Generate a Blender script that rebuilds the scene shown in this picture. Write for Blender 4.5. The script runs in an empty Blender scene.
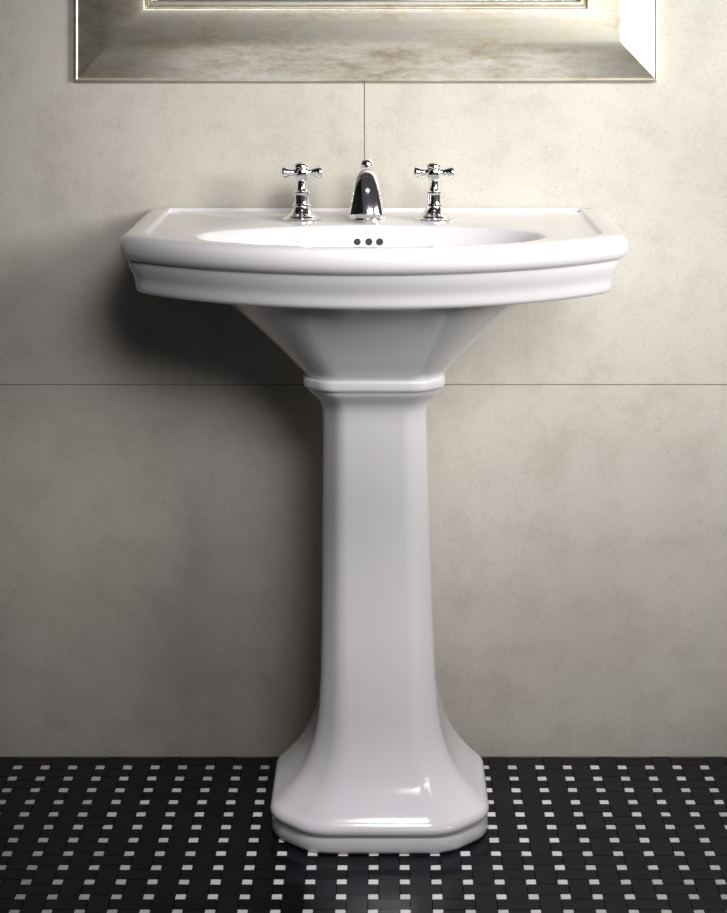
import bpy, math, random
from mathutils import Vector, Matrix
random.seed(4)
scene=bpy.context.scene
try:
    scene.view_settings.view_transform='Standard'
    scene.view_settings.look='None'
except Exception as e: print(e)

# ---------------------------------------------------------------- helpers
def make_obj(name,verts,faces,mat,parent=None,smooth=True,angle=32):
    me=bpy.data.meshes.new(name); me.from_pydata([tuple(v) for v in verts],[],faces); me.update()
    import bmesh
    bm=bmesh.new(); bm.from_mesh(me); bmesh.ops.recalc_face_normals(bm,faces=bm.faces); bm.to_mesh(me); bm.free()
    ob=bpy.data.objects.new(name,me); scene.collection.objects.link(ob)
    for m in (mat if isinstance(mat,list) else [mat]): me.materials.append(m)
    if smooth:
        me.shade_smooth(); me.set_sharp_from_angle(angle=math.radians(angle))
    if parent: ob.parent=parent
    return ob
def empty(name):
    e=bpy.data.objects.new(name,None); scene.collection.objects.link(e); return e
class MB:
    def __init__(s): s.v=[]; s.f=[]
    def loft(s,rings,cap0=False,cap1=False,M=None):
        base=len(s.v); n=len(rings[0])
        for r in rings:
            for p in r:
                p=Vector(p); s.v.append(M@p if M else p)
        for i in range(len(rings)-1):
            for j in range(n):
                a=base+i*n+j; b=base+i*n+(j+1)%n
                s.f.append((a,b,b+n,a+n))
        if cap0: s.f.append(tuple(base+j for j in range(n)))
        if cap1: s.f.append(tuple(base+(len(rings)-1)*n+j for j in range(n)))
    def lathe(s,prof,M=None,n=40,cap0=True,cap1=True):
        s.loft([[(r*math.cos(2*math.pi*j/n),r*math.sin(2*math.pi*j/n),z) for j in range(n)] for r,z in prof],cap0,cap1,M)
def mat(name,color,rough=.5,metal=0,coat=0,spec=.5):
    m=bpy.data.materials.new(name); m.use_nodes=True
    b=m.node_tree.nodes['Principled BSDF']
    b.inputs['Base Color'].default_value=(*color,1); b.inputs['Roughness'].default_value=rough
    b.inputs['Metallic'].default_value=metal; b.inputs['Coat Weight'].default_value=coat
    b.inputs['Specular IOR Level'].default_value=spec
    return m,m.node_tree,b
def noise(nt,scale,detail=6,rough=.55,vec=None):
    n=nt.nodes.new('ShaderNodeTexNoise'); n.inputs['Scale'].default_value=scale
    n.inputs['Detail'].default_value=detail; n.inputs['Roughness'].default_value=rough
    if vec is not None: nt.links.new(vec,n.inputs['Vector'])
    return n
def ramp(nt,src,stops):
    r=nt.nodes.new('ShaderNodeValToRGB'); e=r.color_ramp.elements
    e[0].position=stops[0][0]; e[0].color=(*stops[0][1],1)
    e[1].position=stops[-1][0]; e[1].color=(*stops[-1][1],1)
    for p,c in stops[1:-1]:
        x=e.new(p); x.color=(*c,1)
    nt.links.new(src,r.inputs['Fac']); return r

# ---------------------------------------------------------------- materials
porc,nt,b=mat('white_porcelain',(.80,.79,.80),.12,0,.4)
n=noise(nt,3,3); r=ramp(nt,n.outputs['Fac'],[(.3,(.84,.83,.865)),(.7,(.88,.87,.90))]); nt.links.new(r.outputs['Color'],b.inputs['Base Color'])
b.inputs['Coat Roughness'].default_value=.05
chrome,nt,b=mat('polished_chrome',(.9,.9,.91),.06,1)
n=noise(nt,40,2); r=ramp(nt,n.outputs['Fac'],[(.3,(.08,.08,.08)),(.7,(.12,.12,.12))]); nt.links.new(r.outputs['Color'],b.inputs['Roughness'])
dark,_,_=mat('dark_cavity',(.012,.012,.012),.5)

wallm,nt,b=mat('beige_stone_tile',(.5,.45,.38),.5,0,0,.35)
tc=nt.nodes.new('ShaderNodeTexCoord')
n1=noise(nt,1.7,10,.62,tc.outputs['Object'])
r1=ramp(nt,n1.outputs['Fac'],[(.3,(.51,.485,.435)),(.5,(.60,.575,.52)),(.72,(.66,.635,.585))])
n2=noise(nt,13,10,.75,tc.outputs['Object'])
r2=ramp(nt,n2.outputs['Fac'],[(.32,(.78,.77,.745)),(.52,(1,1,1))])
mx=nt.nodes.new('ShaderNodeMix'); mx.data_type='RGBA'; mx.blend_type='MULTIPLY'; mx.inputs[0].default_value=.65
nt.links.new(r1.outputs['Color'],mx.inputs[6]); nt.links.new(r2.outputs['Color'],mx.inputs[7])
n3=noise(nt,210,3,.6,tc.outputs['Object'])
r3=ramp(nt,n3.outputs['Fac'],[(.28,(.66,.65,.63)),(.44,(1,1,1))])
mx2=nt.nodes.new('ShaderNodeMix'); mx2.data_type='RGBA'; mx2.blend_type='MULTIPLY'; mx2.inputs[0].default_value=.6
nt.links.new(mx.outputs[2],mx2.inputs[6]); nt.links.new(r3.outputs['Color'],mx2.inputs[7])
nt.links.new(mx2.outputs[2],b.inputs['Base Color'])
bp=nt.nodes.new('ShaderNodeBump'); bp.inputs['Strength'].default_value=.06; bp.inputs['Distance'].default_value=.01
nt.links.new(n2.outputs['Fac'],bp.inputs['Height']); nt.links.new(bp.outputs['Normal'],b.inputs['Normal'])
grout,nt,b=mat('wall_grout',(.20,.18,.15),.9)
n=noise(nt,60); r=ramp(nt,n.outputs['Fac'],[(.3,(.25,.235,.2)),(.7,(.32,.30,.26))]); nt.links.new(r.outputs['Color'],b.inputs['Base Color'])
blockm,nt,b=mat('dark_grey_blocker',(.05,.048,.045),.7,0,0,.2)  # for the unseen slab added to darken the left side
n=noise(nt,5,8); r=ramp(nt,n.outputs['Fac'],[(.3,(.035,.033,.031)),(.7,(.06,.057,.053))]); nt.links.new(r.outputs['Color'],b.inputs['Base Color'])

blackt,nt,b=mat('black_mosaic_tile',(.012,.012,.014),.3,0,0,.12)
g=nt.nodes.new('ShaderNodeNewGeometry')
r=ramp(nt,g.outputs['Random Per Island'],[(0,(.002,.002,.004)),(1,(.006,.006,.011))]); nt.links.new(r.outputs['Color'],b.inputs['Base Color'])
r=ramp(nt,g.outputs['Random Per Island'],[(0,(.14,.14,.14)),(1,(.26,.26,.26))]); nt.links.new(r.outputs['Color'],b.inputs['Roughness'])
whitet,nt,b=mat('white_mosaic_dot',(.75,.75,.74),.3)
g=nt.nodes.new('ShaderNodeNewGeometry')
r=ramp(nt,g.outputs['Random Per Island'],[(0,(.74,.74,.75)),(1,(.93,.93,.93))]); nt.links.new(r.outputs['Color'],b.inputs['Base Color'])
fgrout,nt,b=mat('floor_grout',(.01,.01,.012),.8,0,0,.1)
n=noise(nt,80); r=ramp(nt,n.outputs['Fac'],[(.3,(.003,.003,.004)),(.7,(.008,.008,.01))]); nt.links.new(r.outputs['Color'],b.inputs['Base Color'])

framem,nt,b=mat('champagne_silver_leaf',(.6,.55,.45),.4,.8)
tc=nt.nodes.new('ShaderNodeTexCoord'); mp=nt.nodes.new('ShaderNodeMapping'); mp.inputs['Scale'].default_value=(1,2.5,3.5)
nt.links.new(tc.outputs['Object'],mp.inputs['Vector'])
n1=noise(nt,9,12,.8,mp.outputs['Vector'])
r=ramp(nt,n1.outputs['Fac'],[(.36,(.48,.42,.31)),(.5,(.76,.72,.61)),(.62,(.95,.93,.87))]); nt.links.new(r.outputs['Color'],b.inputs['Base Color'])
r=ramp(nt,n1.outputs['Fac'],[(.3,(.52,.52,.52)),(.7,(.28,.28,.28))]); nt.links.new(r.outputs['Color'],b.inputs['Roughness'])
mirm,_,_=mat('mirror_glass',(.85,.86,.86),.02,1)

# ---------------------------------------------------------------- wall (large tiles with joints)
mb=MB()
def panel(x0,x1,z0,z1,y=0,t=.006,bv=.0004):
    mb.loft([[(x0,y+t,z0),(x1,y+t,z0),(x1,y+t,z1),(x0,y+t,z1)],
             [(x0,y+bv,z0),(x1,y+bv,z0),(x1,y+bv,z1),(x0,y+bv,z1)],
             [(x0+bv,y,z0+bv),(x1-bv,y,z0+bv),(x1-bv,y,z1-bv),(x0+bv,y,z1-bv)]],False,True)
gp=.0008
xs=[-1.217,-.017,1.183,2.383]; zs=[0,.583,1.783,2.6]
for i in range(3):
    for k in range(3):
        panel(xs[i]+gp,xs[i+1]-gp,zs[k]+(gp if k else 0),zs[k+1]-gp)
nt_=len(mb.f)
mb.loft([[(-1.22,.1,-.01),(2.39,.1,-.01),(2.39,.1,2.6),(-1.22,.1,2.6)],[(-1.22,.0015,-.01),(2.39,.0015,-.01),(2.39,.0015,2.6),(-1.22,.0015,2.6)]],True,True)
wall=make_obj('wall_back',mb.v,mb.f,[wallm,grout],smooth=False)
for i,p in enumerate(wall.data.polygons): p.material_index=0 if i<nt_ else 1
# unseen dark slab added on the left to block ambient light
mb=MB()
mb.loft([[(-1.0,-.0005,0),(-.78,-.0005,0),(-.78,-3.9,0),(-1.0,-3.9,0)],[(-1.0,-.0005,2.6),(-.78,-.0005,2.6),(-.78,-3.9,2.6),(-1.0,-3.9,2.6)]],True,True)
make_obj('left_light_blocker',mb.v,mb.f,blockm,smooth=False)

# ---------------------------------------------------------------- floor (basketweave mosaic)
P=.0425; d=.0136; W=P-d; gap=.0003; bev=.0004
V=[];F=[];MI=[]
def tile(x0,x1,y0,y1,mi):
    b0=len(V); tilt=random.uniform(-.0002,.0002); tilt2=random.uniform(-.0002,.0002)
    for z,o in ((-.003,0),(-.0005,0),(0,bev)):
        for k,(x,y) in enumerate(((x0+o,y0+o),(x1-o,y0+o),(x1-o,y1-o),(x0+o,y1-o))):
            zz=z+((tilt if k in(1,2) else -tilt)+(tilt2 if k>1 else -tilt2) if z>-.002 else 0)
            V.append((x,y,zz))
    for l in (0,4):
        for j in range(4):
            F.append((b0+l+j,b0+l+(j+1)%4,b0+l+4+(j+1)%4,b0+l+4+j)); MI.append(mi)
    F.append((b0+8,b0+9,b0+10,b0+11)); MI.append(mi)
for i in range(-21,45):
    for j in range(88):
        cx=(i+.5)*P; cy=-(j+.45)*P
        if (i+j)%2: tile(cx-W/2-d+gap,cx+W/2+d-gap,cy-W/2+gap,cy+W/2-gap,0)
        else: 
            tile(cx-W/2+gap,cx+W/2-gap,cy-W/2-d+gap,min(cy+W/2+d-gap,-.001),0)
        tile(cx+P/2-d/2+gap*.6,cx+P/2+d/2-gap*.6,cy-P/2-d/2+gap*.6,cy-P/2+d/2-gap*.6,1)
b0=len(V); V+=[(-1.2,.05,-.002),(2.4,.05,-.002),(2.4,-3.9,-.002),(-1.2,-3.9,-.002),(-1.2,.05,-.05),(2.4,.05,-.05),(2.4,-3.9,-.05),(-1.2,-3.9,-.05)]
for f in ((0,1,2,3),(4,5,6,7),(0,1,5,4),(1,2,6,5),(2,3,7,6),(3,0,4,7)):
    F.append(tuple(b0+k for k in f)); MI.append(2)
floor=make_obj('floor',V,F,[blackt,whitet,fgrout],smooth=False)
floor.data.polygons.foreach_set('material_index',MI)

# ---------------------------------------------------------------- pedestal sink
sink=empty('pedestal_sink')
N=288; C=Vector((0,-.305)); A=.357; R0=.475; YC=-.023
def ray_circle(dx,dy,R):
    ox=C.x; oy=C.y-YC; bq=ox*dx+oy*dy; c=ox*ox+oy*oy-R*R
    return -bq+math.sqrt(max(bq*bq-c,0))
def outline(off,z):
    out=[]
    for k in range(N):
        t=2*math.pi*(k+.5)/N; dx,dy=math.cos(t),math.sin(t)
        rs=[ray_circle(dx,dy,R0-off)]
        if abs(dx)>1e-6: rs.append((A-off)/abs(dx))
        p=60; r=sum(q**-p for q in rs)**(-1/p)
        if dy>1e-6: r=min(r,(-C.y-.001-off*.12)/dy)
        out.append((C.x+r*dx,C.y+r*dy,z))
    return out
BX=-.005
# angular-consistent ellipse (ray through C)
def ellr(sc,z,a=.247,bb=.122,cy=-.308):
    out=[]
    for k in range(N):
        t=2*math.pi*(k+.5)/N; dx,dy=math.cos(t),math.sin(t)
        ox=C.x-BX; oy=C.y-cy; ea=a*sc; eb=bb*sc
        q=(dx/ea)**2+(dy/eb)**2; w=ox*dx/ea**2+oy*dy/eb**2; c=(ox/ea)**2+(oy/eb)**2-1
        r=(-w+math.sqrt(max(w*w-q*c,0)))/q if c<0 else 0
        out.append((C.x+r*dx,C.y+r*dy,z))
    return out
def mixr(a,b_,t,z):
    return [(p[0]*(1-t)+q[0]*t,p[1]*(1-t)+q[1]*t,z) for p,q in zip(a,b_)]
def octring(cx,hw,yf,yb,ch,z,fil=.35,m=5):
    # chamfered rectangle with softened corners
    chb=ch*.6
    P8=[(hw,yb-chb),(hw-chb,yb),(-hw+chb,yb),(-hw,yb-chb),(-hw,yf+ch),(-hw+ch,yf),(hw-ch,yf),(hw,yf+ch)]
    P8=[Vector(p) for p in P8]; out=[]
    for i in range(8):
        p=P8[i]; a=P8[i-1]; c=P8[(i+1)%8]
        f=min(fil*ch*1.41,.48*min((a-p).length,(c-p).length))
        s=p+(a-p).normalized()*f; e=p+(c-p).normalized()*f
        for k in range(m):
            t=k/(m-1); q=s*(1-t)**2+p*2*t*(1-t)+e*t*t
            out.append((cx+q.x,q.y,z))
    return out
def octpolar(hw,yf,yb,ch,z):
    poly=octring(0,hw,yf,yb,ch,z,.47,8); out=[]
    n=len(poly)
    for k in range(N):
        t=2*math.pi*(k+.5)/N; dx,dy=math.cos(t),math.sin(t); best=.01
        c0=Vector((0,(yf+yb)/2))
        for i in range(n):
            x1,y1=poly[i][0]-c0.x,poly[i][1]-c0.y; x2,y2=poly[(i+1)%n][0]-c0.x,poly[(i+1)%n][1]-c0.y
            ex,ey=x2-x1,y2-y1; den=dx*ey-dy*ex
            if abs(den)<1e-12: continue
            r=(x1*ey-y1*ex)/den; u=(x1*dy-y1*dx)/den
            if r>0 and -1e-6<=u<=1+1e-6: best=r; break
        out.append((c0.x+best*dx,c0.y+best*dy,z))
    return out
mb=MB()
rings=[]
bowl=[(.09,.7335),(.2,.734),(.35,.737),(.5,.743),(.63,.753),(.74,.768),(.83,.787),(.895,.808),(.935,.828),(.962,.843),(.978,.850),(.99,.8535),(1.0,.8548),(1.015,.8555)]
for s_,z in bowl: rings.append(ellr(s_,z))
deck=.8555
e=ellr(1.015,deck)
o=outline(.0405,deck)
rings.append(mixr(e,o,.5,deck)); rings.append(o)
for off,z in [(.0385,.8557),(.0375,.8570),(.0365,.8592),(.0345,.8602),(.030,.8605),(.018,.8606),(.011,.8600),(.0065,.8580),(.003,.8545),(.0008,.8495),(0,.8435),(.0006,.8375),(.0022,.8320),(.0050,.8285),(.0090,.8265),(.0115,.8256),(.0120,.8244),
              (.0124,.8215),(.0132,.8170),(.0150,.8110),(.0178,.8050),(.0200,.8000),(.0214,.7955),(.0219,.7900),(.0224,.7840),(.0240,.7800),(.0280,.7780)]:
    rings.append(outline(off,z))
b_=outline(.045,.7778); rings.append(b_)
und=[(.222,-.440,-.03,.080,.7768),(.211,-.430,-.03,.074,.770),(.192,-.408,-.035,.064,.752),(.170,-.384,-.04,.054,.731),(.148,-.362,-.045,.046,.709),(.130,-.343,-.05,.040,.690),(.115,-.327,-.055,.035,.672),(.104,-.315,-.06,.033,.660),(.099,-.310,-.06,.032,.6515)]
for hw,yf,yb,ch,z in und: rings.append(octpolar(hw,yf,yb,ch,z))
mb.loft(rings,True,True)
basin=make_obj('basin',mb.v,mb.f,porc,sink,angle=50)

# pedestal column
prof=[ # z, hw, yf, yb, ch
(.6510,.1000,-.311,-.060,.032),(.6500,.1012,-.3125,-.060,.032),(.6480,.1016,-.313,-.060,.032),(.6400,.1016,-.313,-.060,.032),(.6370,.1006,-.312,-.060,.032),(.6355,.0985,-.309,-.060,.031),(.6340,.0968,-.307,-.060,.031),
(.6310,.0955,-.306,-.060,.031),(.6270,.0930,-.303,-.060,.030),(.6210,.0867,-.296,-.060,.028),(.6150,.0812,-.289,-.060,.026),(.6080,.0772,-.283,-.060,.025),(.598,.0752,-.279,-.060,.025),(.58,.0745,-.277,-.060,.025),
(.50,.0757,-.279,-.060,.0250),(.40,.0775,-.282,-.060,.025),(.30,.0798,-.285,-.060,.026),(.22,.0822,-.288,-.060,.028),(.17,.0855,-.291,-.060,.030),(.145,.0888,-.293,-.060,.032),(.125,.0935,-.296,-.060,.035),(.108,.0990,-.300,-.059,.038),(.092,.1060,-.305,-.058,.041),(.078,.1145,-.311,-.056,.045),(.066,.1240,-.318,-.054,.049),(.056,.1335,-.325,-.052,.052),(.049,.1410,-.331,-.051,.054),(.044,.1465,-.335,-.050,.056),
(.0415,.1500,-.338,-.050,.057),(.0385,.1535,-.3415,-.048,.058),(.0345,.1560,-.344,-.048,.059),(.0310,.1567,-.3447,-.048,.059),(.0275,.1560,-.344,-.048,.059),(.0252,.1543,-.3428,-.048,.0585),(.0235,.1532,-.3415,-.049,.058),(.0215,.1540,-.3422,-.049,.058),(.012,.1548,-.343,-.048,.0585),(.005,.1548,-.343,-.048,.0585),(.002,.1540,-.3422,-.048,.0585),(.0003,.1515,-.340,-.049,.058)]
mb=MB()
rr=[]
for z,hw,yf,yb,ch in prof:
    cx=.0085*(1-min(1,z/.65))
    rr.append(octring(cx,hw,yf,yb,ch,z,.36,9))
mb.loft(rr,True,True)
ped=make_obj('pedestal',mb.v,mb.f,porc,sink,angle=50)

# overflow holes + drain
for i,xo in enumerate((-.0170,0,.0160)):
    x=BX-.003+xo; z=.832; sc=.943
    y=-.308+.122*sc*math.sqrt(1-((x-BX)/(.247*sc))**2)
    nrm=Vector((0,-.9,.32)).normalized()
    M=Matrix.Translation(Vector((x,y,z)))@nrm.to_track_quat('Z','Y').to_matrix().to_4x4()
    mb=MB(); mb.lathe([(.0052,-.004),(.0052,.0006),(.0048,.0010)],M,24)
    make_obj('overflow_hole_%d'%(i+1),mb.v,mb.f,dark,sink)
mb=MB(); mb.lathe([(.024,-.003),(.024,.001),(.021,.003),(.016,.003),(.014,.001),(.001,.001)],Matrix.Translation((BX,-.308,.7335)),40)
make_obj('drain',mb.v,mb.f,chrome,sink)

# ---------------------------------------------------------------- cross-handle taps
def tap(x,y,rot):
    mb=MB(); M=Matrix.Translation((x,y,deck))
    mb.lathe([(.0285,0),(.0290,.0015),(.0288,.004),(.0272,.0055),(.0250,.0060),(.0243,.0072),(.0215,.0092),(.0175,.0120),(.0145,.0155),(.0125,.0190),(.0118,.0210),(.0138,.0218),(.0146,.0235),(.0138,.0252),(.0115,.0262),
              (.0108,.0300),(.0108,.0400),(.0124,.0408),(.0130,.0422),(.0124,.0438),(.0100,.0448),(.0082,.0470),(.0072,.0510),(.0070,.0600),(.0085,.0615),(.0098,.0640),(.0106,.0680),(.0106,.0770),(.0102,.0800),(.0115,.0808),(.0118,.0828),(.0105,.0852),(.0060,.0875),(.0008,.0882)],M,48)
    for k in range(4):
        a=rot+k*math.pi/2; dv=Vector((math.cos(a),math.sin(a),0))
        MM=Matrix.Translation((x,y,deck+.0725))@dv.to_track_quat('Z','Y').to_matrix().to_4x4()
        mb.lathe([(.0062,.006),(.0052,.011),(.0050,.0145),(.0060,.0185),(.0075,.0225),(.0084,.0250),(.0086,.0275),(.0078,.0295),(.0045,.0308),(.0005,.0312)],MM,24)
    return make_obj('cross_handle_tap',mb.v,mb.f,chrome,angle=40)
tap(-.109,-.130,math.radians(4)); tap(.0895,-.130,math.radians(-3))

# ---------------------------------------------------------------- spout
mb=MB(); fx=-.0115
mb.lathe([(.0290,0),(.0295,.0015),(.0290,.004),(.0275,.0055),(.0255,.0075),(.0230,.012),(.0205,.019),(.0187,.027),(.0175,.036),(.0167,.045),(.0160,.054),(.0145,.062),(.0120,.069),(.0095,.0725),(.0080,.0740),(.0072,.0765),(.0085,.0780),(.0098,.0810),(.0100,.0840),(.0090,.0875),(.0058,.0905),(.0008,.0915)],Matrix.Translation((fx,-.112,deck)),48)
pts=[(-.108,.892),(-.111,.908),(-.122,.9205),(-.139,.9245),(-.156,.918),(-.169,.904),(-.178,.886),(-.183,.869)]
rx=[.0145,.0150,.0152,.0160,.0178,.0205,.0235,.0262]; ry=[.013,.013,.0128,.0122,.0118,.0120,.0128,.014]
def cat(a,t):
    n=len(a)-1; i=min(int(t),n-1); u=t-i
    p0=a[max(i-1,0)];p1=a[i];p2=a[i+1];p3=a[min(i+2,n)]
    return .5*((2*p1)+(-p0+p2)*u+(2*p0-5*p1+4*p2-p3)*u*u+(-p0+3*p1-3*p2+p3)*u**3)
ys=[p[0] for p in pts]; zz=[p[1] for p in pts]; rings=[]
S=42
for i in range(S+1):
    t=(len(pts)-1)*i/S; e=.01
    y,z=cat(ys,t),cat(zz,t)
    ty=cat(ys,min(t+e,7))-cat(ys,max(t-e,0)); tz=cat(zz,min(t+e,7))-cat(zz,max(t-e,0)); L=math.hypot(ty,tz); ty/=L;tz/=L
    a,bq=cat(rx,t),cat(ry,t)
    rings.append([(fx+a*math.cos(w),y-tz*bq*math.sin(w),z+ty*bq*math.sin(w)) for w in [2*math.pi*k/36 for k in range(36)]])
last=rings[-1]; cx_=sum(p[0] for p in last)/36; cy_=sum(p[1] for p in last)/36; cz_=sum(p[2] for p in last)/36
for sc,dz in ((.96,-.0015),(.82,-.0015),(.78,.003)):
    rings.append([(cx_+(p[0]-cx_)*sc,cy_+(p[1]-cy_)*sc,cz_+(p[2]-cz_)*sc+dz) for p in last])
mb.loft(rings,True,True)
make_obj('basin_spout',mb.v,mb.f,chrome,angle=50)

# ---------------------------------------------------------------- framed mirror
mir=empty('framed_mirror')
x0,x1,z0,z1=-.4690,.442,1.0590,2.15
fp=[(0,-.0005),(0,.010),(.001,.0120),(.0025,.0126),(.004,.0120),(.005,.0110),(.012,.0140),(.025,.0205),(.045,.0305),(.065,.0385),(.085,.0440),(.10,.0460),(.110,.0465),(.1135,.0455),(.1145,.043),(.1150,.037),(.1180,.037),(.1185,.042),(.1205,.0435),(.1240,.0435),(.126,.042),(.1265,.033),(.1265,.012)]
mb=MB()
mb.loft([[(x0+t,-p,z0+t),(x1-t,-p,z0+t),(x1-t,-p,z1-t),(x0+t,-p,z1-t)] for t,p in fp])
make_obj('frame',mb.v,mb.f,framem,mir,angle=30)
mb=MB(); t=.124
mb.loft([[(x0+t,-y,z0+t),(x1-t,-y,z0+t),(x1-t,-y,z1-t),(x0+t,-y,z1-t)] for y in (.004,.014)],True,True)
make_obj('mirror_pane',mb.v,mb.f,mirm,mir,smooth=False)

# ---------------------------------------------------------------- lights
def area(name,loc,target,sx,sy,energy,col,spread=180):
    l=bpy.data.lights.new(name,'AREA'); l.shape='RECTANGLE'; l.size=sx; l.size_y=sy; l.energy=energy; l.color=col
    l.spread=math.radians(spread)
    o=bpy.data.objects.new(name,l); scene.collection.objects.link(o); o.location=loc
    o.rotation_euler=(Vector(target)-Vector(loc)).to_track_quat('-Z','Y').to_euler(); return o
area('window_light',(1.5,-1.4,1.5),(.30,0,1.12),.9,.8,5.0,(1,.975,.92),48)
area('low_right_fill',(1.35,-1.05,1.0),(.60,0,.38),.5,.6,1.05,(1,.97,.96),52)  # added fill for the lower right wall, not a second window
area('front_light',(.7,-2.9,2.1),(.10,-.35,.98),1.2,.7,2.3,(1,.97,.96),34)
area('pedestal_fill',(.15,-1.3,2.4),(.04,-.38,.12),.4,.4,.85,(1,.96,.98),26)  # added fill from above to brighten the pedestal base
w=bpy.data.worlds.new('World'); scene.world=w; w.use_nodes=True
w.node_tree.nodes['Background'].inputs['Color'].default_value=(.93,.90,1,1); w.node_tree.nodes['Background'].inputs['Strength'].default_value=.06

# ---------------------------------------------------------------- camera
cam=bpy.data.cameras.new('camera'); co=bpy.data.objects.new('camera',cam); scene.collection.objects.link(co)
co.location=(.0157,-3.0,1.194); co.rotation_euler=(math.pi/2,0,0)
cam.sensor_width=36; cam.sensor_fit='AUTO'; cam.lens=1914/913*36
cam.shift_x=-21.5/913; cam.shift_y=-461.5/913
scene.camera=co
